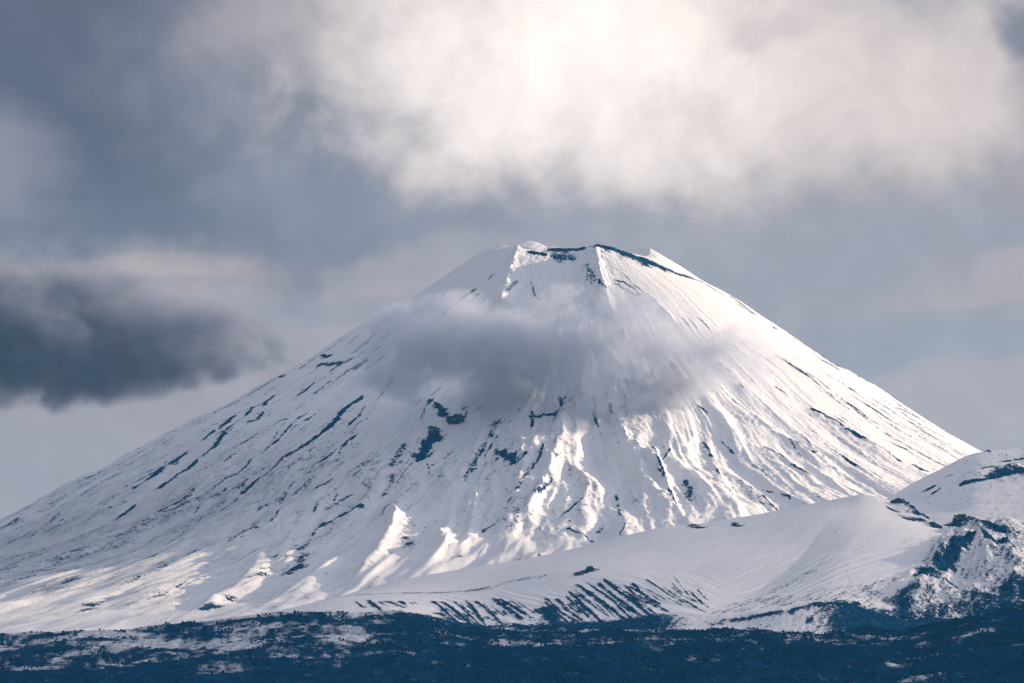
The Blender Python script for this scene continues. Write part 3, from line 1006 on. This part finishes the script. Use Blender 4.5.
def outcrop(name, px, py, hfun, y0, y1, w, d, h, seed, label, tilt=0.0):
    """a craggy knob w wide, d deep, h high, broken into blocks by cell noise, sunk in the slope"""
    x, y = hit(px, py, hfun, y0, y1)
    z = float(hfun(np.array([x]), np.array([y]))[0])
    bm = bmesh.new()
    bmesh.ops.create_icosphere(bm, subdivisions=5, radius=1.0)
    off = Vector((seed * 3.7, seed * 1.3, seed * 2.1))
    for v in bm.verts:
        p = v.co.copy()
        c = mnoise.voronoi(p * 2.2 + off)[0]
        k = 1 + 0.55 * (c[1] - c[0] - 0.25) + 0.30 * mnoise.fractal(p * 2.6 + off, 0.9, 2.0, 4)
        k *= 1 + 0.35 * mnoise.noise(Vector((p.x * 1.4, p.y * 1.4, 0)) + off)
        q = p * k
        v.co = Vector((q.x * w / 2, q.y * d / 2, q.z * h + math.tan(tilt) * q.x * w / 2))
    me = bpy.data.meshes.new(name)
    bm.to_mesh(me)
    bm.free()
    me.materials.append(rock_m)
    o = bpy.data.objects.new(name, me)
    o.location = (x, y, z - 0.15 * h)
    col.objects.link(o)
    tag(o, label, "rock outcrop", None, "dark rock outcrops in the snow")
    return o


FHR = (foothill, YF - 100, YC + 60)
outcrop("rock_outcrop", 590, 569, *FHR, 16, 10, 7, 1, "craggy dark outcrop at the head of the black runnels on the snowy foothill")
outcrop("rock_outcrop", 579, 574, *FHR, 20, 12, 6, 2, "low dark rock step just left of and below the craggy outcrop above the runnels")
outcrop("rock_outcrop", 694, 526, *FHR, 26, 14, 5, 3, "long low dark rocks on the snowy crest where the volcano's sunlit gully comes down")
outcrop("rock_outcrop", 735, 524.5, *FHR, 14, 10, 5, 4, "small dark rock on the snowy crest between the long low rocks and the bowl")
outcrop("rock_outcrop", 905, 505, *FHR, 44, 24, 12, 5, "large dark crag topping the crest at the right lip of the snowy bowl", -0.35)
outcrop("rock_outcrop", 922, 518, *FHR, 40, 22, 12, 6, "dark jagged crag stepping down the crest beside the saddle", -0.45)
outcrop("rock_outcrop", 938, 528, *FHR, 20, 14, 8, 7, "small black block at the lowest point of the saddle below the jagged crags")
outcrop("rock_outcrop", 961, 519, *FHR, 34, 20, 10, 8, "rounded dark knob at the near end of the rugged dark hill's crest")
outcrop("rock_outcrop", 988, 450.5, backhill, HY0 - 50, HY1 + 50, 14, 8, 4, 9, "tiny dark rock on the skyline of the rounded snowy hill")
CR = (cone_xy, D - 4500, D + 100)
outcrop("rock_outcrop", 455, 419, *CR, 44, 26, 12, 10, "wide dark crag under the grey cloud on the volcano's shaded face", 0.1)
outcrop("rock_outcrop", 434, 432, *CR, 28, 26, 10, 11, "narrow dark crag below and left of the wide crag on the volcano's shaded face")
outcrop("rock_outcrop", 290, 575, *CR, 34, 22, 8, 12, "dark rocks at the base of a sunlit rib low on the volcano's left side")


# ------------------------------------------------------------------ clouds and air (real volumes)
def cloud(name, label, centre, size, dens, colour, thr, scale, seed, aniso=0.3, power=2.0, rng=0.75, amp=3.2, taper=0.0, flat=0.0):
    me = bpy.data.meshes.new(name)
    bm = bmesh.new()
    bmesh.ops.create_icosphere(bm, subdivisions=3, radius=1.0)
    for v in bm.verts:
        v.co = Vector((v.co.x * size[0] / 2, v.co.y * size[1] / 2, v.co.z * size[2] / 2)) * 1.02
    bm.to_mesh(me)
    bm.free()
    m = bpy.data.materials.new(name + "_vapour")
    m.use_nodes = True
    t = m.node_tree
    t.nodes.clear()
    N = NT(t)
    tcn = N.node('ShaderNodeTexCoord')
    p = tcn.outputs['Object']
    q = N.vmath('MULTIPLY', p, (2 / size[0], 2 / size[1], 2 / size[2]))
    qx, qy, qz = N.sep(q)
    if taper:       # thick at the left, thin at the right
        qz = N.math('MULTIPLY', qz, N.math('ADD', 1.0, N.math('MULTIPLY', N.math('ADD', qx, 0.6), taper)))
    if flat:        # flat underside
        qz = N.math('MULTIPLY', qz, N.smooth(qz, -0.25, 0.05, flat, 1.0))
    q = N.xyz(qx, qy, qz)
    ln = N.node('ShaderNodeVectorMath', operation='LENGTH')
    N.put(ln.inputs[0], q)
    fall = N.math('SUBTRACT', 1.0, N.math('POWER', ln.outputs['Value'], power))
    pp = N.vmath('ADD', p, (seed * 991.0, seed * 377.0, seed * 553.0))
    nz = N.noise(pp, scale, 7.0, 0.60, 0.5)
    nf = N.noise(pp, scale * 3.7, 4.0, 0.62, 0.3)
    x = N.math('ADD', fall, N.math('MULTIPLY', N.math('SUBTRACT', nz, 0.5), amp))
    x = N.math('ADD', x, N.math('MULTIPLY', N.math('SUBTRACT', nf, 0.5), amp * 0.45))
    x = N.math('MULTIPLY', x, N.smooth(fall, 0.0, 0.3))
    dn = N.math('MULTIPLY', N.smooth(x, thr, thr + rng), dens)
    pv = N.node('ShaderNodeVolumePrincipled')
    pv.inputs['Color'].default_value = colour
    pv.inputs['Anisotropy'].default_value = aniso
    N.put(pv.inputs['Density'], dn)
    o_ = N.node('ShaderNodeOutputMaterial')
    t.links.new(pv.outputs[0], o_.inputs['Volume'])
    me.materials.append(m)
    o = bpy.data.objects.new(name, me)
    o.location = centre
    col.objects.link(o)
    tag(o, label, "cloud", 'stuff')
    return o


def at(px, py, Y):
    return ((px - 512) * S * Y, Y, (HROW - py) * S * Y)


cloud("cloud", "dark grey cloud hanging over the volcano's left slope", at(-5, 350, 12600), (1680, 640, 840), 0.022, (0.39, 0.435, 0.555, 1), 0.22, 1 / 240.0, 1, aniso=0.0, power=2.4, rng=0.9, amp=3.4, taper=0.6, flat=1.5)
cloud("cloud", "grey cloud wrapped across the upper face of the volcano", at(545, 352, 12880), (1180, 430, 400), 0.0125, (0.70, 0.765, 0.89, 1), 0.22, 1 / 200.0, 9, aniso=0.0, power=2.6, rng=0.75, amp=5.6)
cloud("cloud", "thin wisps drifting over the volcano's right shoulder", at(705, 366, 13020), (600, 300, 290), 0.014, (0.80, 0.85, 0.94, 1), 0.55, 1 / 110.0, 3, aniso=0.0, rng=0.7, amp=5.5)


def cloud_bank():
    """an added cloud, unseen off to the right, to shade the foothills and the plain"""
    me = bpy.data.meshes.new("cloud")
    bm = bmesh.new()
    bmesh.ops.create_icosphere(bm, subdivisions=5, radius=1.0)
    for v in bm.verts:
        p = v.co.copy()
        k = 1 + 0.35 * mnoise.fractal(Vector((p.x * 2.2, p.y * 1.6, p.z)), 0.9, 2.0, 5)
        v.co = Vector((p.x * 2300 * k, p.y * 1700 * k, p.z * 240 * k))
    bm.to_mesh(me)
    bm.free()
    m = bpy.data.materials.new("cloud_bank_vapour")
    m.use_nodes = True
    t = m.node_tree
    t.nodes.clear()
    pv = t.nodes.new('ShaderNodeVolumePrincipled')
    pv.inputs['Color'].default_value = (0.95, 0.96, 1.0, 1)
    pv.inputs['Anisotropy'].default_value = 0.5
    pv.inputs['Density'].default_value = 0.0006
    o_ = t.nodes.new('ShaderNodeOutputMaterial')
    t.links.new(pv.outputs[0], o_.inputs['Volume'])
    me.materials.append(m)
    o = bpy.data.objects.new("cloud", me)
    o.location = (4300, 11700, 1480)  # added out of view, between the sun and the foothills, for its shade
    col.objects.link(o)
    tag(o, "wide flat cloud bank added unseen off to the right to shade the foothills", "cloud", 'stuff')


cloud_bank()


def haze():
    me = bpy.data.meshes.new("haze")
    bm = bmesh.new()
    bmesh.ops.create_cube(bm, size=1.0)
    for v in bm.verts:
        v.co = Vector((v.co.x * 64000, 3000 + v.co.y * 58000, 700 + v.co.z * 1600))
    bm.to_mesh(me)
    bm.free()
    m = bpy.data.materials.new("air")
    m.use_nodes = True
    t = m.node_tree
    t.nodes.clear()
    pv = t.nodes.new('ShaderNodeVolumePrincipled')
    pv.inputs['Color'].default_value = (0.12, 0.55, 1.0, 1)
    pv.inputs['Density'].default_value = 0.000008
    o_ = t.nodes.new('ShaderNodeOutputMaterial')
    t.links.new(pv.outputs[0], o_.inputs['Volume'])
    me.materials.append(m)
    o = bpy.data.objects.new("haze", me)
    col.objects.link(o)
    tag(o, "thin blue haze in the air between the viewer and the mountain", "haze", 'stuff')


haze()
